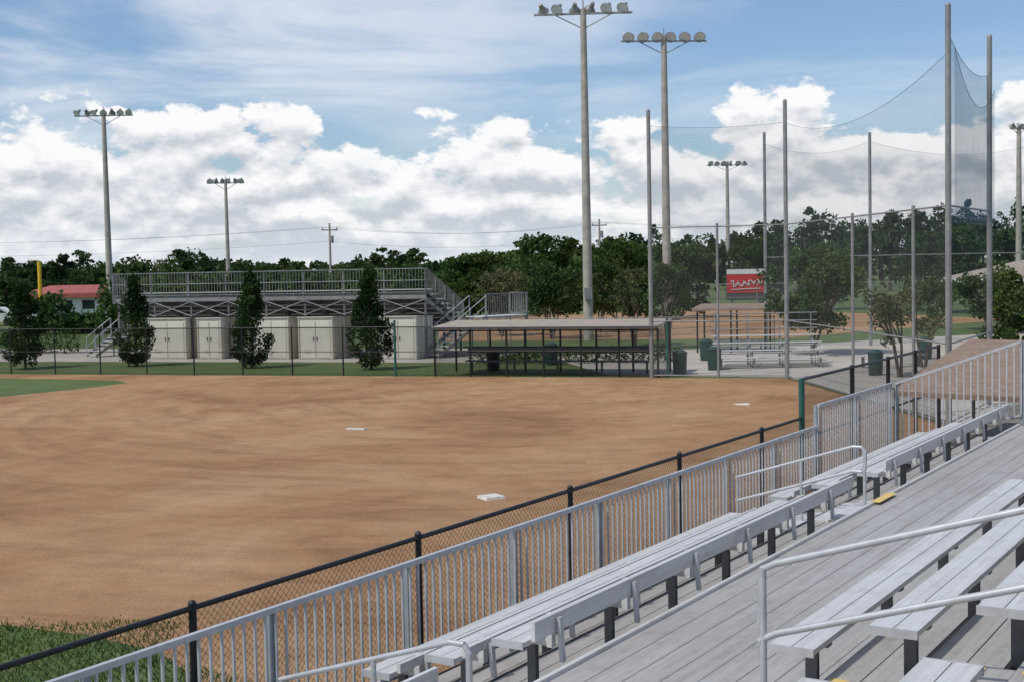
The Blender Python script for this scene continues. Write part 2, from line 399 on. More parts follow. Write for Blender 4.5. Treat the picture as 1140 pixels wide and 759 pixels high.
# ------------------------------------------------------------ far black fence
def far_fence(name,a,b,h,sp,mlink,mpost,r=.035,mid=True):
    mb=MB(); a=Vector(a);b=Vector(b);L=(b-a).length;d=(b-a)/L
    mb.quad(a+Vector((0,0,.03)),b+Vector((0,0,.03)),b+Vector((0,0,h)),a+Vector((0,0,h)),mlink)
    up=Vector((0,0,1))
    mb.tube(a+up*h,b+up*h,r*.75,mpost,n=6)
    if mid: mb.tube(a+up*h*.5,b+up*h*.5,r*.5,mpost,n=6)
    n=max(1,round(L/sp))
    for i in range(n+1):
        c=a+d*(L*i/n); mb.tube(c,c+up*(h+.05),r,mpost,n=6)
    return mb.build(name)
far_fence('chain_link_fence',(-70,FL(-70),0),(-4.42,FL(-4.42),0),1.85,2.15,M_LINK,M_BLACK,.03)
far_fence('chain_link_fence',(-4.42,FL(-4.42),0),(-2.9,FL(-2.9),0),1.85,1.5,M_LINK,M_BLACK,.03)
for x in (-4.42,5.5):
    mb=MB(); mb.tube((x,FL(x)-.04,0),(x,FL(x)-.04,2.1),.05,M_TEAL); mb.build('fence_gate_post')

mb=MB(); O=(-2.9,FL(-2.9)); LD=8.45; up=Vector((0,0,1))
for a_ in np.linspace(0,LD,7):
    mb.tube(E(O,a_,0),E(O,a_,0,1.76),.04,M_BLACK,n=6)
    mb.tube(E(O,a_,2.4),E(O,a_,2.4,1.88),.04,M_BLACK,n=6)
for z in (.95,1.7): mb.tube(E(O,0,0,z),E(O,LD,0,z),.025,M_BLACK,n=6)
for z in (.95,1.8): mb.tube(E(O,0,2.4,z),E(O,LD,2.4,z),.025,M_BLACK,n=6)
mb.quad(E(O,0,.02,.03),E(O,LD,.02,.03),E(O,LD,.02,.95),E(O,0,.02,.95),M_LINK)
mb.quad(E(O,0,2.42,.03),E(O,LD,2.42,.03),E(O,LD,2.42,1.8),E(O,0,2.42,1.8),M_LINK)
for a_ in (0,LD): mb.quad(E(O,a_,0,.03),E(O,a_,2.4,.03),E(O,a_,2.4,1.8),E(O,a_,0,1.7),M_LINK)
slab(mb,[E(O,-.05,-.3,1.84),E(O,LD+.05,-.3,1.84),E(O,LD+.05,2.7,1.98),E(O,-.05,2.7,1.98)],.06,M_ROOFT)
mb.box(E(O,-.06,-.32,1.75),e*(LD+.12),q*.018,(0,0,.095),M_DARK)
mb.box(E(O,.6,1.7,.42),e*(LD-1.2),q*.3,(0,0,.05),M_UNDER)
for a_ in np.linspace(.8,LD-.8,5): mb.box(E(O,a_,1.8,.0),e*.06,q*.1,(0,0,.42),M_UNDER)
mb.box(E(O,.6,2.05,.75),e*(LD-1.2),q*.03,(0,0,.2),M_UNDER)
mb.build('dugout_shelter')
mb=MB(); O2=(8.3,60.2)
for a_ in np.linspace(0,3.0,3):
    for b_ in (0,2): mb.tube(E(O2,a_,b_),E(O2,a_,b_,2.0),.04,M_BLACK,n=6)
slab(mb,[E(O2,-.2,-.3,1.98),E(O2,3.2,-.3,1.98),E(O2,3.2,2.4,2.12),E(O2,-.2,2.4,2.12)],.09,M_ROOF)
mb.box(E(O2,.2,1.4,.42),e*2.6,q*.3,(0,0,.05),M_SEAT)
for a_ in (.4,2.6): mb.box(E(O2,a_,1.5,0),e*.06,q*.1,(0,0,.42),M_UNDER)
mb.build('dugout_shelter')

def bin_(x,y,r=.27,h=.9,m=M_BIN):
    mb=MB()
    mb.tube((x,y,.01),(x,y,h*.86),r*.88,m,r,n=14); mb.tube((x,y,h*.86),(x,y,h*.9),r*1.07,m,n=14)
    mb.tube((x,y,h*.9),(x,y,h),r*1.0,m,r*.5,n=14); mb.tube((x,y,h*.3),(x,y,h*.34),r*.97,m,n=14)
    mb.build('trash_can')
for x,y in ((-.75,52.6),(1.6,55),(6.1,49.0),(7.6,50.6),(12.7,47.0),(16.6,54),(8.0,55.5)): bin_(x,y)

# ------------------------------------------------------------ far stand
mb=MB(); LS=15.9
zT=2.9; rows=7; rd=.72; rz=.24
for k in range(rows):
    z=zT-rz*k; b0=.0+rd*k
    mb.box(E(A,-LS,b0,z-.05),e*LS,q*.55,(0,0,.05),M_UNDER)  # underside shade put into colour: boards and risers use the dark frame metal
    mb.box(E(A,-LS,b0+.5,z-.05-rz+.06),e*LS,q*.03,(0,0,rz-.06),M_UNDER)
    if k>0: mb.box(E(A,-LS,b0+.0,z+.40),e*LS,q*.26,(0,0,.04),M_SEAT)
for a_ in np.linspace(-LS+.1,-.1,9):
    for b_,zz in ((.05,zT-.1),(2.4,zT-.1-2.35*rz/rd),(4.7,zT-.1-4.65*rz/rd)):
        mb.box(E(A,a_,b_,.01),e*.09,q*.09,(0,0,zz-.01),M_UNDER)
    c0=E(A,a_,0,zT-.28);c1=E(A,a_,5,zT-.28-5*rz/rd)
    mb.hexa([c0,c0+e*.08,c1+e*.08,c1,c0+up*.18,c0+e*.08+up*.18,c1+e*.08+up*.18,c1+up*.18],M_GAL)
mb.box(E(A,-LS,-.02,zT-.22),e*LS,q*.05,(0,0,.17),M_GAL)
xs=np.linspace(-LS+.14,-.06,9)
for i in range(8):
    mb.tube(E(A,xs[i],.0,2.0),E(A,xs[i+1],.0,zT-.25),.022,M_GAL,n=5); mb.tube(E(A,xs[i+1],.0,2.0),E(A,xs[i],.0,zT-.25),.022,M_GAL,n=5)
    if i%2==0:
        mb.tube(E(A,xs[i],2.4,.1),E(A,xs[i+1],2.4,2.0),.022,M_GAL,n=5); mb.tube(E(A,xs[i+1],2.4,.1),E(A,xs[i],2.4,2.0),.022,M_GAL,n=5)
picket_run(mb,E(A,-LS,-.05),E(A,0,-.05),zT+.05,zT+1.15,zT+.05,zT+1.15,sp=.15,r=.009,post=2.,m=M_GALR,mp=M_GALR)
mb.tube(E(A,-LS,-.05,zT+.6),E(A,0,-.05,zT+.6),.02,M_GALR,n=5)
picket_run(mb,E(A,.05,0),E(A,.05,5),zT+.05,zT+1.15,zT-1.6,zT-.5,sp=.15,r=.009,post=1.2,m=M_GALR,mp=M_GALR)
picket_run(mb,E(A,-LS-.05,0),E(A,-LS-.05,5),zT+.05,zT+1.15,zT-1.6,zT-.5,sp=.15,r=.009,post=1.2,m=M_GALR,mp=M_GALR)
mb.build('bleacher_stand')
def stair(name,o,dr,w,n,rise,run,plat):
    mb=MB(); o=Vector(o);dr=Vector(dr).normalized(); sd=Vector((-dr.y,dr.x,0))
    for i in range(n):
        mb.box(o+dr*run*i+up*(rise*(i+1)-.04),dr*(run+.02),sd*w,(0,0,.04),M_SEAT)
    for k in (0,w):
        a=o+sd*k; t=dr*run*n+up*rise*n
        mb.hexa([a-up*.0+sd*-.02,a+sd*.02,a+t+sd*.02-up*.12,a+t-sd*.02-up*.12,a-sd*.02+up*.14,a+sd*.02+up*.14,a+t+sd*.02+up*.05,a+t-sd*.02+up*.05],M_GAL)
        for z in (.5,.95): mb.tube(a+up*z,a+t+up*z,.022,M_RAIL,n=6)
        for f_ in (0,.33,.66,1): mb.tube(a+t*f_,a+t*f_+up*.95,.022,M_RAIL,n=6)
    T=o+dr*run*n+up*(rise*n)
    mb.box(T-up*.05,dr*plat,sd*w,(0,0,.05),M_SEAT)
    for f_ in (0.1,plat-.1):
        for k in (0.05,w-.05): mb.tube(T+dr*f_+sd*k-up*rise*n,T+dr*f_+sd*k,.035,M_GAL,n=6)
    picket_run(mb,T,T+dr*plat,T.z+.05,T.z+1.05,T.z+.05,T.z+1.05,sp=.13,m=M_GAL,mp=M_GAL)
    picket_run(mb,T+dr*plat,T+dr*plat+sd*w,T.z+.05,T.z+1.05,T.z+.05,T.z+1.05,sp=.13,m=M_GAL,mp=M_GAL)
    mb.build(name)
stair('bleacher_stairs',(-3.3,60.0,0),(.74,.67,0),1.2,10,.175,.29,2.6)
stair('bleacher_stairs',(-20.3,65.6,0),(.7,.7,0),.9,6,.15,.22,.5)

def shed(a0_,w,b0=-.35,dep=2.1,h=1.85):
    mb=MB(); mb.box(E(A,a0_,b0,.02),e*w,q*dep,(0,0,h),M_TAN)
    slab(mb,[E(A,a0_-.05,b0-.06,h+.07),E(A,a0_+w+.05,b0-.06,h+.07),E(A,a0_+w+.05,b0+dep+.05,h+.02),E(A,a0_-.05,b0+dep+.05,h+.02)],.045,M_TAND)
    dw=(w-.24)/2
    for i in range(2):
        x=a0_+.12+i*dw
        mb.box(E(A,x+.015,b0-.02,.08),e*(dw-.03),q*.018,(0,0,h-.22),M_TAN)
        mb.box(E(A,x+(dw-.12 if i==0 else .06),b0-.045,.85),e*.04,q*.02,(0,0,.16),M_DARK)
    mb.box(E(A,a0_+.12+dw-.008,b0-.012,.08),e*.016,q*.01,(0,0,h-.22),M_DARK)
    for x in (a0_-.01,a0_+w-.05): mb.box(E(A,x,b0-.035,.03),e*.06,q*.03,(0,0,h-.03),M_TAND)
    for z in (.3,.36,.42): mb.box(E(A,a0_+.3,b0-.03,z),e*.35,q*.008,(0,0,.02),M_TAND)
    for i in range(5): mb.box(E(A,a0_+w,b0+.25+i*.38,.05),e*.015,q*.05,(0,0,h-.1),M_TAND)
    mb.build('storage_shed')
for a0_,w in ((-13.9,2.0),(-11.3,1.25),(-8.35,1.75),(-6.1,1.7),(-2.1,1.75)): shed(a0_,w)

# ------------------------------------------------------------ light towers
def tower(x,y,h,r0,r1,barw,nl,rows=1,ang=0,mp=M_CONCPOLE,lamp=.30):
    mb=MB(); mb.tube((x,y,0),(x,y,h),r0,mp,r1,n=14)
    d=Vector((math.cos(ang),math.sin(ang),0)); n_=Vector((-d.y,d.x,0))
    for rr in range(rows):
        z=h-.25-rr*.75; c=Vector((x,y,z))
        mb.box(c-d*barw/2-n_*.05-up*.05,d*barw,n_*.1,up*.1,M_GAL)
        mb.tube(c-d*barw*.3,c-up*.8,.03,M_GAL,n=5); mb.tube(c+d*barw*.3,c-up*.8,.03,M_GAL,n=5)
        for i in range(nl):
            t=-.5+(i+.5)/nl; pc=c+d*barw*t+up*.12
            side=-1 if random.random()<.62 else 1
            aim=(n_*side*.9+d*random.uniform(-.5,.5)-up*.75).normalized()
            k=pc+up*.22
            mb.tube(pc-up*.1,k,.04,M_GAL,n=5)
            mb.tube(k-aim*.28,k-aim*.02,.10,M_GAL,.14,n=10)
            mb.tube(k-aim*.02,k+aim*.24,.14,M_GAL,lamp,n=14,caps=False)
            mb.tube(k+aim*.20,k+aim*.215,lamp*.93,M_GLASS,n=14)
    mb.tube((x,y,h),(x,y,h+.5),.03,M_GAL,n=5)
    mb.box((x-.2,y-r0-.18,2.2),(.4,0,0),(0,.2,0),(0,0,.6),M_GAL)
    mb.build('stadium_light_tower')
tower(-33.6,113,17.4,.30,.17,4.9,7,1,.0)
tower(-32,153,14.2,.28,.16,4.2,6,1,.1,lamp=.36)
tower(4.1,72,17.5,.27,.16,5.2,6,1,-.05,lamp=.33)
tower(9.5,82,17.6,.29,.17,5.2,6,1,.08,lamp=.36)
tower(30,186,17.4,.34,.2,5.8,6,1,.1,lamp=.45)
tower(53.5,142,17.5,.36,.22,2.2,3,1,.3,lamp=.4)

# ------------------------------------------------------------ backstop poles & nets
BP=[(4.95,FL(4.95)-.1,9.4),(9.5,46.5,9.5),(10.45,32.2,10.0),(13.1,36.9,10.0)]
mb=MB()
for i,(x,y,h) in enumerate(BP):
    mb.tube((x,y,0),(x,y,h),.08,M_GAL,.07,n=10); mb.ball((x,y,h),.075,M_GAL)
def fence_rail(mb,a,b,z,r=.03): mb.tube((a[0],a[1],z),(b[0],b[1],z),r,M_GAL,n=6)
for a,b_,f_ in ((BP[0],BP[1],(.5,)),(BP[1],BP[2],(.5,.84)),(BP[2],BP[3],())):
    hz=5.3
    for z in (hz,2.0,.1): fence_rail(mb,a,b_,z,.022)
    for t in f_:
        x=a[0]+(b_[0]-a[0])*t;y=a[1]+(b_[1]-a[1])*t; mb.tube((x,y,0),(x,y,hz+.1),.045,M_GAL,n=8)
    mb.quad((a[0],a[1],.05),(b_[0],b_[1],.05),(b_[0],b_[1],hz),(a[0],a[1],hz),M_LINKG)
mb.build('backstop_fence')
def net(name,a,b,z0,za,zb,sag,m,off=(0,.12),cable=True):
    mb=MB(); n=14; vs=[];cab=[]
    for i in range(n+1):
        t=i/n; x=a[0]+(b[0]-a[0])*t+off[0]; y=a[1]+(b[1]-a[1])*t+off[1]
        zt=za+(zb-za)*t-sag*4*t*(1-t)
        vs+=[(x,y,z0),(x,y,zt)]; cab.append(Vector((x,y,zt)))
    mb.add(vs,[(2*i,2*i+2,2*i+3,2*i+1) for i in range(n)],m,True)
    for p1,p2 in zip(cab[:-1],cab[1:]): mb.tube(p1,p2,.006,M_WIRE,n=4)
    mb.build(name)
net('backstop_net',BP[0],BP[1],5.2,8.9,8.8,.12,M_NET)
net('backstop_net',BP[1],BP[2],5.2,8.8,8.9,.8,M_NET)
net('backstop_net',BP[2],BP[3],4.9,9.5,9.0,.4,M_NETB)
net('backstop_net',BP[2],BP[3],5.0,9.1,8.6,.9,M_NETB,off=(.25,.3))
B2=[(11.9,63,10.0),(16.8,63,9.9),(26,68,9.9),(37,74,9.9)]
mb=MB()
for (x,y,h) in B2: mb.tube((x,y,0),(x,y,h),.08,M_GAL,.07,n=8)
for a,b_ in zip(B2[:-1],B2[1:]):
    fence_rail(mb,a,b_,4.2,.025)
    mb.quad((a[0],a[1],.05),(b_[0],b_[1],.05),(b_[0],b_[1],4.2),(a[0],a[1],4.2),M_LINKG)
mb.build('backstop_fence')
for a,b_ in zip(B2[:-1],B2[1:]): net('backstop_net',a,b_,4.2,9.5,9.5,.5,M_NET)
far_fence('chain_link_fence',(-3,66.5,0),(12,61.5,0),1.5,2.6,M_LINKG,M_GAL,.025)
far_fence('chain_link_fence',(14,110,0),(60,96,0),2.2,3,M_LINKG,M_GAL,.03)

def small_bleacher(x,y,w,ang):
    mb=MB(); d=Vector((math.cos(ang),math.sin(ang),0)); n_=Vector((-d.y,d.x,0)); o=Vector((x,y,0))
    for k in range(4):
        z=.42+.25*k; mb.box(o+n_*(.0+.6*k)+up*(z-.04),d*w,n_*.26,up*.04,M_SEAT)
        if k>0: mb.box(o+n_*(-.3+.6*k)+up*(z-.42),d*w,n_*.26,up*.04,M_SEAT)
    for t in np.linspace(.2,w-.25,4):
        c=o+d*t
        mb.tube(c+up*.03,c+n_*2.2+up*.03,.03,M_GAL,n=5); mb.tube(c+up*.1,c+n_*2.1+up*1.1,.03,M_GAL,n=5)
        for k in range(4): mb.tube(c+n_*(.13+.6*k),c+n_*(.13+.6*k)+up*(.38+.25*k),.025,M_GAL,n=5)
        mb.tube(c+n_*2.2,c+n_*2.2+up*2.0,.025,M_GAL,n=5)
    for z in (1.4,1.7,2.0): mb.tube(o+n_*2.2+up*z,o+n_*2.2+d*w+up*z,.022,M_GAL,n=5)
    mb.build('small_bleacher')
small_bleacher(7.75,51.0,4.2,-.04)
mb=MB(); mb.box((12.9,50.2,.42),(2.6,0,0),(0,.3,0),(0,0,.05),M_SEAT)
for x in (13.1,15.2): mb.box((x,50.25,0),(.07,0,0),(0,.2,0),(0,0,.42),M_UNDER)
mb.build('player_bench')

def pavilion(x,y,w,d_,h,rh,mr=M_ROOFT):
    mb=MB()
    c=[Vector((x-w/2,y-d_/2,h)),Vector((x+w/2,y-d_/2,h)),Vector((x+w/2,y+d_/2,h)),Vector((x-w/2,y+d_/2,h))]
    r0=Vector((x-w/2+d_/2*.9,y,h+rh)); r1=Vector((x+w/2-d_/2*.9,y,h+rh))
    mb.add(c+[r0,r1],[(0,1,5,4),(1,2,5),(2,3,4,5),(3,0,4)],mr); slab(mb,[v-up*.004 for v in c],.22,M_WHT)
    for sx in (-1,0,1):
        for sy in (-1,1): mb.tube((x+sx*(w/2-.4),y+sy*(d_/2-.4),0),(x+sx*(w/2-.4),y+sy*(d_/2-.4),h-.2),.1,M_TAN,n=8)
    for k in (-1,1):
        mb.box((x+k*w*.22-.9,y-.4,.72),(1.8,0,0),(0,.8,0),(0,0,.05),M_UNDER)
        mb.box((x+k*w*.22-.9,y-.9,.42),(1.8,0,0),(0,.25,0),(0,0,.05),M_UNDER)
        mb.box((x+k*w*.22-.06,y-.8,.0),(.12,0,0),(0,1.2,0),(0,0,.42),M_UNDER)
    mb.build('picnic_pavilion')
pavilion(28.6,72,9,7,2.9,.9)

mb=MB(); X,Y=20.6,118
for dx in (-1.2,1.2): mb.tube((X+dx,Y+.2,0),(X+dx,Y+.2,3.2),.1,M_GAL,n=8)
mb.box((X-1.75,Y,.6),(3.5,0,0),(0,.15,0),(0,0,2.75),M_DARK)
mb.box((X-1.7,Y-.03,1.25),(3.4,0,0),(0,.028,0),(0,0,1.6),M_RED)
mb.box((X-1.7,Y-.03,2.88),(3.4,0,0),(0,.028,0),(0,0,.42),M_WHT)
pr=None
for i in range(60):
    t=i/59; px_=X-1.35+2.7*t+.10*math.sin(t*38); pz=2.05+.28*math.sin(t*31+.6)*(1-.35*t)+.12*t
    p_=Vector((px_,Y-.05,pz))
    if pr is not None: mb.tube(pr,p_,.055,M_WHT,n=4)
    pr=p_
mb.tube((X-1.3,Y-.05,1.55),(X+1.2,Y-.05,1.62),.04,M_WHT,n=4)
mb.build('scoreboard')

mb=MB(); mb.tube((-34.9,100,0),(-34.9,100,5.0),.15,M_YP,n=10); mb.tube((-34.9,100,5.0),(-34.9,100,5.06),.17,M_YP,n=10); mb.build('foul_pole')
UP=[(-95,170,9.5),(-20,150,9.1),(10.6,160,9.3),(75,185,9.6)]
for (x,y,h) in UP:
    mb=MB(); mb.tube((x,y,0),(x,y,h),.17,M_CONCPOLE,.11,n=8); mb.box((x-.9,y-.06,h-.8),(1.8,0,0),(0,.12,0),(0,0,.12),M_DARK)
    for k in (-.8,0,.8): mb.tube((x+k,y,h-.7),(x+k,y,h-.45),.05,M_GAL,n=6)
    mb.tube((x+.25,y-.1,h-2.2),(x+.25,y-.1,h-1.4),.2,M_GAL,n=8); mb.build('utility_pole')
mb=MB()
for a,b_ in zip(UP[:-1],UP[1:]):
    for k in (-.8,.8,None):
        pr=None
        for i in range(17):
            t=i/16; kk=k or 0; dz=-.4 if k is not None else -2.0
            p_=Vector((a[0]+(b_[0]-a[0])*t+kk,a[1]+(b_[1]-a[1])*t,a[2]+(b_[2]-a[2])*t+dz-1.0*4*t*(1-t)))
            if pr is not None: mb.tube(pr,p_,.012,M_WIRE,n=3,caps=False)
            pr=p_
mb.build('power_lines')

mb=MB(); mb.box((-43.5,121,0),(8.5,0,0),(0,7,0),(0,0,2.2),M_WHT); slab(mb,[Vector((-43.9,120.4,2.35)),Vector((-34.6,120.4,2.35)),Vector((-34.6,128.6,3.0)),Vector((-43.9,128.6,3.0))],.4,M_REDR)
for x in (-42.5,-40.5,-38.5,-36.5): mb.box((x,120.96,.9),(1.1,0,0),(0,.03,0),(0,0,.8),M_CARGL)
mb.build('concession_building')
def car(x,y,ang,body):
    mb=MB(); d=Vector((math.cos(ang),math.sin(ang),0));n_=Vector((-d.y,d.x,0));o=Vector((x,y,0))
    prof=[(-2.2,.35),(-2.25,.8),(-1.9,.95),(-1.3,1.0),(-.7,1.45),(.8,1.5),(1.6,1.05),(2.15,.95),(2.25,.6),(2.2,.35)]
    L=[o+d*a+n_*.88+up*z for a,z in prof];Rr=[o+d*a-n_*.88+up*z for a,z in prof]; n=len(prof)
    mb.add(L+Rr,[tuple(range(n)),tuple(range(2*n-1,n-1,-1))]+[(i,n+i,n+(i+1)%n,(i+1)%n) for i in range(n)],body)
    for sg in (.89,-.89):
        w=[o+d*a+n_*sg+up*z for a,z in ((-1.15,1.02),(-.62,1.38),(.75,1.42),(1.35,1.05))]; mb.add(w,[(0,1,2,3)] if sg>0 else [(3,2,1,0)],M_CARGL)
        for a in (-1.4,1.4): mb.tube(o+d*a+n_*(sg*.8)+up*.33,o+d*a+n_*(sg*1.03)+up*.33,.33,M_TYRE,n=14)
    mb.build('parked_car')
car(-42,109,.1,M_WHT); car(-48,110,0,M_WHT)

# ------------------------------------------------------------ foliage
def leaves(blobs,size):
    V=[];
    for (c,r,n) in blobs:
        d=rng.normal(size=(n,3)); d/=np.linalg.norm(d,axis=1)[:,None]
        rad=rng.uniform(.25,1,size=(n,1))**.45
        ph=rng.uniform(0,6.28,2)
        lump=1+.24*np.sin(d[:,0:1]*5+ph[0])*np.cos(d[:,2:3]*4+ph[1])+.13*rng.normal(size=(n,1))
        p=np.array(c)+d*rad*lump*np.array(r)
        u=rng.normal(size=(n,3)); u/=np.linalg.norm(u,axis=1)[:,None]
        w=np.cross(u,rng.normal(size=(n,3))); w/=np.linalg.norm(w,axis=1)[:,None]
        s=size*rng.uniform(.5,1.25,size=(n,1))
        q4=np.stack([p-u*s*.5,p+w*s*.32,p+u*s*.5,p-w*s*.32],axis=1); V.append(q4.reshape(-1,3))
    V=np.concatenate(V); V[:,2]=np.maximum(V[:,2],.02); return V
def tree_obj(name,V,mat,mb=None):
    mb=mb or MB(); nq=len(V)//4; o=len(mb.v); k=mb.mi(mat)
    mb.v+=list(map(tuple,V.tolist())); idx=(np.arange(nq*4).reshape(-1,4)+o).tolist()
    mb.f+=idx; mb.m+=[k]*nq; mb.sm+=[False]*nq
    return mb.build(name)
prof=[(-900,262),(-300,276),(0,291),(60,286),(110,288),(180,280),(260,286),(330,289),(400,286),(470,283),(540,284),(600,274),(650,270),(690,262),(715,247),(750,262),(800,262),(860,245),(900,240),(960,240),(1000,228),(1050,224),(1090,236),(1140,224),(1500,228),(2000,240)]
def top(px): 
    return np.interp(px,[a for a,_ in prof],[b for _,b in prof])
blobs=[];mbt=MB()
for layer,(dist,stp,dy) in enumerate(((250,24,3),(200,28,8),(155,32,15))):
    px=-650+layer*11
    while px<1750:
        D=dist*random.uniform(.92,1.08); x=(px-570)/1500*D; hor=295-.022*(px-570)
        h=H+(hor-top(px)-dy*random.uniform(.1,1.5)+(random.uniform(5,12) if random.random()<.2 else 0))/1500*D
        h=max(3.2,h); w=random.uniform(2.2,4.8)*D/200
        pine=random.random()<.25
        if pine:
            w*=.6; h*=1.04
            blobs.append(((x,D,h*.38),(w,w,h*.3),120))
            for k in range(7): blobs.append(((x+random.uniform(-.6,.6)*w,D+random.uniform(-.6,.6)*w,h*(.45+.5*k/6)),(w*.75*(1-k/10),w*.6,h*.05),60))
        else:
            blobs.append(((x,D,h*.42),(w,w,h*.40),200))
            for k in range(6):
                blobs.append(((x+random.uniform(-.85,.85)*w,D+random.uniform(-.6,.6)*w,h*random.uniform(.5,.86)),(w*random.uniform(.25,.5),w*.45,h*random.uniform(.08,.16)),80))
        mbt.tube((x,D,0),(x,D,h*.8),.25,M_BARK,.1,n=5)
        px+=stp*random.uniform(.7,1.3)
tree_obj('distant_trees',leaves(blobs,.8),L_BG,mbt)
blobs=[];mbt=MB()
for i in range(44):
    px=-260+i*19+random.uniform(-8,8); D=random.uniform(92,124); x=(px-570)/1500*D
    h=H+(random.uniform(-6,8) if px<560 else 8)/1500*D - (0.7 if px<130 else 0); w=random.uniform(1.3,2.7)
    if -40<px<125: continue
    blobs.append(((x,D,h*.45),(w,w,h*.40),280))
    for k in range(6): blobs.append(((x+random.uniform(-.9,.9)*w,D+random.uniform(-.6,.6)*w,h*random.uniform(.45,.87)),(w*random.uniform(.25,.5),w*.45,h*.12),95))
    mbt.tube((x,D,0),(x,D,h*.7),.15,M_BARK,.06,n=5)
for px,zz in ((38,1.35),(60,1.45),(135,2.0),(92,.7),(112,.7),(77,.7)): 
    x=(px-570)/1500*92; blobs.append(((x,92,zz),(1.4,1.3,zz),420)); mbt.tube((x,92,0),(x,92,1.2),.08,M_BARK,n=5)
tree_obj('woodland_trees',leaves(blobs,.46),L_BG2,mbt)
def magnolia(x,y,h,w):
    mb=MB(); mb.tube((x,y,0),(x,y,h*.85),.07,M_BARK,.02,n=7)
    blobs=[]
    for k in range(64):
        t=random.random()**1.1; z=.3+(h-.35)*t
        rr=w/2*min(1,(t+.06)/.2)*(1-t)**.62*1.12*random.uniform(.7,1.25); a=random.uniform(0,6.28)
        bx,by=x+math.cos(a)*rr*.75,y+math.sin(a)*rr*.75
        if k%3==0: mb.tube((x,y,max(.3,z-.3)),(bx,by,z),.02,M_BARK,.008,n=4)
        blobs.append(((bx,by,z),(.22,.22,.24),80))
    for t in np.linspace(.08,.95,16): blobs.append(((x,y,.35+(h-.35)*t),(w*.34*(1-t)**.6+.05,)*2+(.25,),95))
    tree_obj('magnolia_tree',leaves(blobs,.13),L_MAG,mb)
magnolia(-5.7,54.3,4.05,2.0); magnolia(-10.95,56.5,3.95,1.9); magnolia(-16.5,59,3.85,1.95); magnolia(-21.3,58.8,3.75,2.1)
magnolia(-27,61,3.6,1.9)
def spread_tree(name,x,y,h,w,mat,base=.35,n=26,per=90,size=.2,stems=4):
    mb=MB(); blobs=[]
    for s_ in range(stems):
        a=random.uniform(0,6.28); b1=Vector((x+math.cos(a)*w*.1,y+math.sin(a)*w*.1,h*base)); 
        mb.tube((x+math.cos(a)*.06,y+math.sin(a)*.06,0),b1,.06,M_BARK,.045,n=6)
        for j in range(3):
            a2=a+random.uniform(-.9,.9); r=w*random.uniform(.2,.42)
            b2=Vector((x+math.cos(a2)*r,y+math.sin(a2)*r,h*random.uniform(.6,.9))); mb.tube(b1,b2,.04,M_BARK,.012,n=5)
            blobs.append((tuple(b2),(w*.12,w*.12,h*.09),per))
    for k in range(n):
        a=random.uniform(0,6.28); t=random.random(); z=h*(base+.05+(.92-base-.05)*t); rr=w/2*math.sqrt(random.random())*math.sin(math.pi*(.18+.72*t))**.7*random.uniform(.7,1.15)
        sz=random.uniform(.07,.16)
        blobs.append(((x+math.cos(a)*rr,y+math.sin(a)*rr,z),(w*sz,w*sz,h*sz*.6),int(per*(.4+sz*5))))
    tree_obj(name,leaves(blobs,size),mat,mb)
spread_tree('live_oak_tree',12.9,58,4.7,4.2,L_MYR,.22,60,130,.18)
spread_tree('crape_myrtle_tree',7.4,64,4.3,2.4,L_MYR,.3,26,90,.17)
spread_tree('crape_myrtle_tree',6.0,66,3.9,2.6,L_MYR2,.35,26,80,.17)
spread_tree('crape_myrtle_tree',2.2,74,4.3,3.6,L_MYR,.3,34,90,.2)
spread_tree('crape_myrtle_tree',-.6,78,3.9,3.4,L_MYR2,.3,34,90,.2)
spread_tree('crape_myrtle_tree',5.2,80,4.4,3.6,L_MYR,.3,34,90,.2)
spread_tree('crape_myrtle_tree',13.3,46,3.1,2.4,L_MYR2,.35,20,70,.14)
spread_tree('crape_myrtle_tree',15.3,50,3.5,2.6,L_MYR,.35,20,70,.14)
spread_tree('crape_myrtle_tree',21.5,60,3.8,3.4,L_MYR,.3,26,80,.18)
spread_tree('live_oak_tree',15.6,41.0,3.8,2.6,L_MYR,.12,46,110,.14)
spread_tree('live_oak_tree',18.5,44,4.2,3.5,L_SHR,.12,46,110,.16)
for x,y,h,w in ((2.8,90,6.2,5.5),(7.5,94,6.0,5.5),(12.2,98,5.4,5),(23.5,126,6.6,6),(-2.5,92,5.2,5),(25.5,108,5.6,5),(31,98,6.4,6)):
    spread_tree('live_oak_tree',x,y,h,w,L_BG2,.08,46,110,.3)
blobs=[]
for i in range(26):
    x=-1.5+i*.33; y=56.3-.2*x+random.uniform(-.5,.5); blobs.append(((x,y,.3),(.32,.32,.33),110))
tree_obj('shrub_bed',leaves(blobs,.11),L_SHR)
blobs=[]
for i in range(60):
    x=-58+i*.62; y=FL(x)+13+random.uniform(-.4,.4)
    if x>-22.5: break
    blobs.append(((x,y,.6),(.55,.5,.65),150))
tree_obj('hedge',leaves(blobs,.16),L_SHR)

# ------------------------------------------------------------ world
w=bpy.data.worlds.new("World"); scene.world=w; w.use_nodes=True; nt=w.node_tree
try: w.cycles.sampling_method='NONE'
except Exception as ex: print(ex)
for n in list(nt.nodes): nt.nodes.remove(n)
SUN_EL=math.radians(56); SUN_AZ=math.radians(-125)
sky=N(nt,'ShaderNodeTexSky',sky_type='NISHITA'); sky.sun_disc=False; sky.sun_elevation=SUN_EL; sky.sun_rotation=SUN_AZ
sky.air_density=1.0; sky.dust_density=.8; sky.ozone_density=2.0
tc=N(nt,'ShaderNodeTexCoord'); sp=N(nt,'ShaderNodeSeparateXYZ'); nt.links.new(tc.outputs['Generated'],sp.inputs[0])
def M(op,a,b=None,c=None,clamp=False): return MM(nt,op,a,b,c,clamp)
az=M('ARCTAN2',sp.outputs[0],sp.outputs[1]); el=M('ARCSINE',sp.outputs[2])
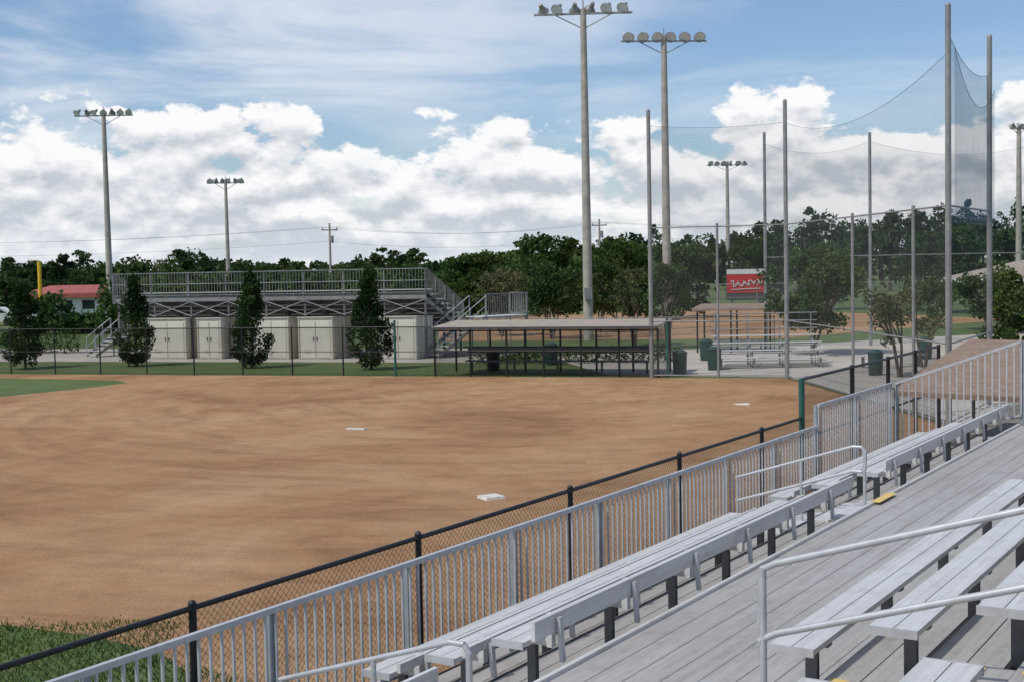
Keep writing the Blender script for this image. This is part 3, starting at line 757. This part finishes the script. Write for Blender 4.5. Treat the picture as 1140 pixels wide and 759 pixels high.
def wn(ax,ez,seed,detail=8,rough=.55,doff=0,dist=0):
    cb=N(nt,'ShaderNodeCombineXYZ'); nt.links.new(M('MULTIPLY',az,ax),cb.inputs[0])
    nt.links.new(M('MULTIPLY',M('ADD',el,doff),ez),cb.inputs[1]); cb.inputs[2].default_value=seed
    n=N(nt,'ShaderNodeTexNoise'); n.inputs['Scale'].default_value=1; n.inputs['Detail'].default_value=detail; n.inputs['Roughness'].default_value=rough; n.inputs['Distortion'].default_value=dist
    nt.links.new(cb.outputs[0],n.inputs['Vector']); return n.outputs['Fac']
def sstep(x,a,b,lo=0,hi=1):
    m=N(nt,'ShaderNodeMapRange',interpolation_type='SMOOTHSTEP'); nt.links.new(x,m.inputs[0])
    m.inputs[1].default_value=a;m.inputs[2].default_value=b;m.inputs[3].default_value=lo;m.inputs[4].default_value=hi; return m.outputs[0]
big=wn(6.5,3,4.3,2,.5)
T=M('MULTIPLY_ADD',big,.07,.070)
n1=wn(19,32,1.7,7,.56); n1b=wn(19,32,1.7,4,.56,.012)
dens=M('ADD',M('MULTIPLY',M('SUBTRACT',T,el),18),M('MULTIPLY',M('SUBTRACT',n1,.5),3.8))
body=sstep(dens,.0,.26)
n2=wn(12,44,8.1,6,.58)
low=M('MULTIPLY',sstep(n2,.55,.68),sstep(el,.09,.04))
body=M('MULTIPLY',body,M('SUBTRACT',1,M('MULTIPLY',low,.65)))
lit=M('ADD',M('MULTIPLY',M('SUBTRACT',n1,n1b),4.6),sstep(M('SUBTRACT',T,el),.085,-.01,.32,1.0),None)
lit=M('ADD',lit,M('MULTIPLY',M('SUBTRACT',n2,.5),.9),clamp=True)
ccol=mixc(nt,lit,(5.6,6.0,6.7),(9.7,9.7,9.8))
# high thin cloud, thicker toward the upper left
ci=M('MULTIPLY',sstep(wn(3.6,20,5.9,6,.56,0,.5),.38,.74),sstep(az,.25,-.35,.45,.95))
skyc=mixc(nt,1,sky.outputs[0],(.97,1.07,1.22),'MULTIPLY')
s1=mixc(nt,ci,skyc,(8.3,8.7,9.2))
s2=mixc(nt,body,s1,ccol)
haze=sstep(el,.045,.0,0,.45)
s3=mixc(nt,haze,s2,(7.2,7.8,8.5))
bg=N(nt,'ShaderNodeBackground'); bg.inputs[1].default_value=.1; nt.links.new(s3,bg.inputs[0])
out=N(nt,'ShaderNodeOutputWorld'); nt.links.new(bg.outputs[0],out.inputs[0])
sd=bpy.data.lights.new('sun','SUN'); sd.energy=2.9; sd.angle=math.radians(.6); sd.color=(1,.95,.88)
so=bpy.data.objects.new('sun',sd); scene.collection.objects.link(so)
dirv=Vector((math.sin(SUN_AZ)*math.cos(SUN_EL),math.cos(SUN_AZ)*math.cos(SUN_EL),math.sin(SUN_EL)))
so.rotation_euler=dirv.to_track_quat('Z','Y').to_euler()
cd=bpy.data.cameras.new('camera'); cd.lens=1500/1140*36; cd.sensor_width=36; cd.clip_end=5000; cd.clip_start=.05
co=bpy.data.objects.new('camera',cd); scene.collection.objects.link(co)
co.matrix_world=Matrix.Translation((0,0,H))@Matrix.Rotation(math.radians(90)-math.atan(84.5/1500),4,'X')@Matrix.Rotation(-.020,4,'Z')
scene.camera=co
scene.view_settings.view_transform='Standard'; scene.view_settings.look='None'; scene.view_settings.exposure=0
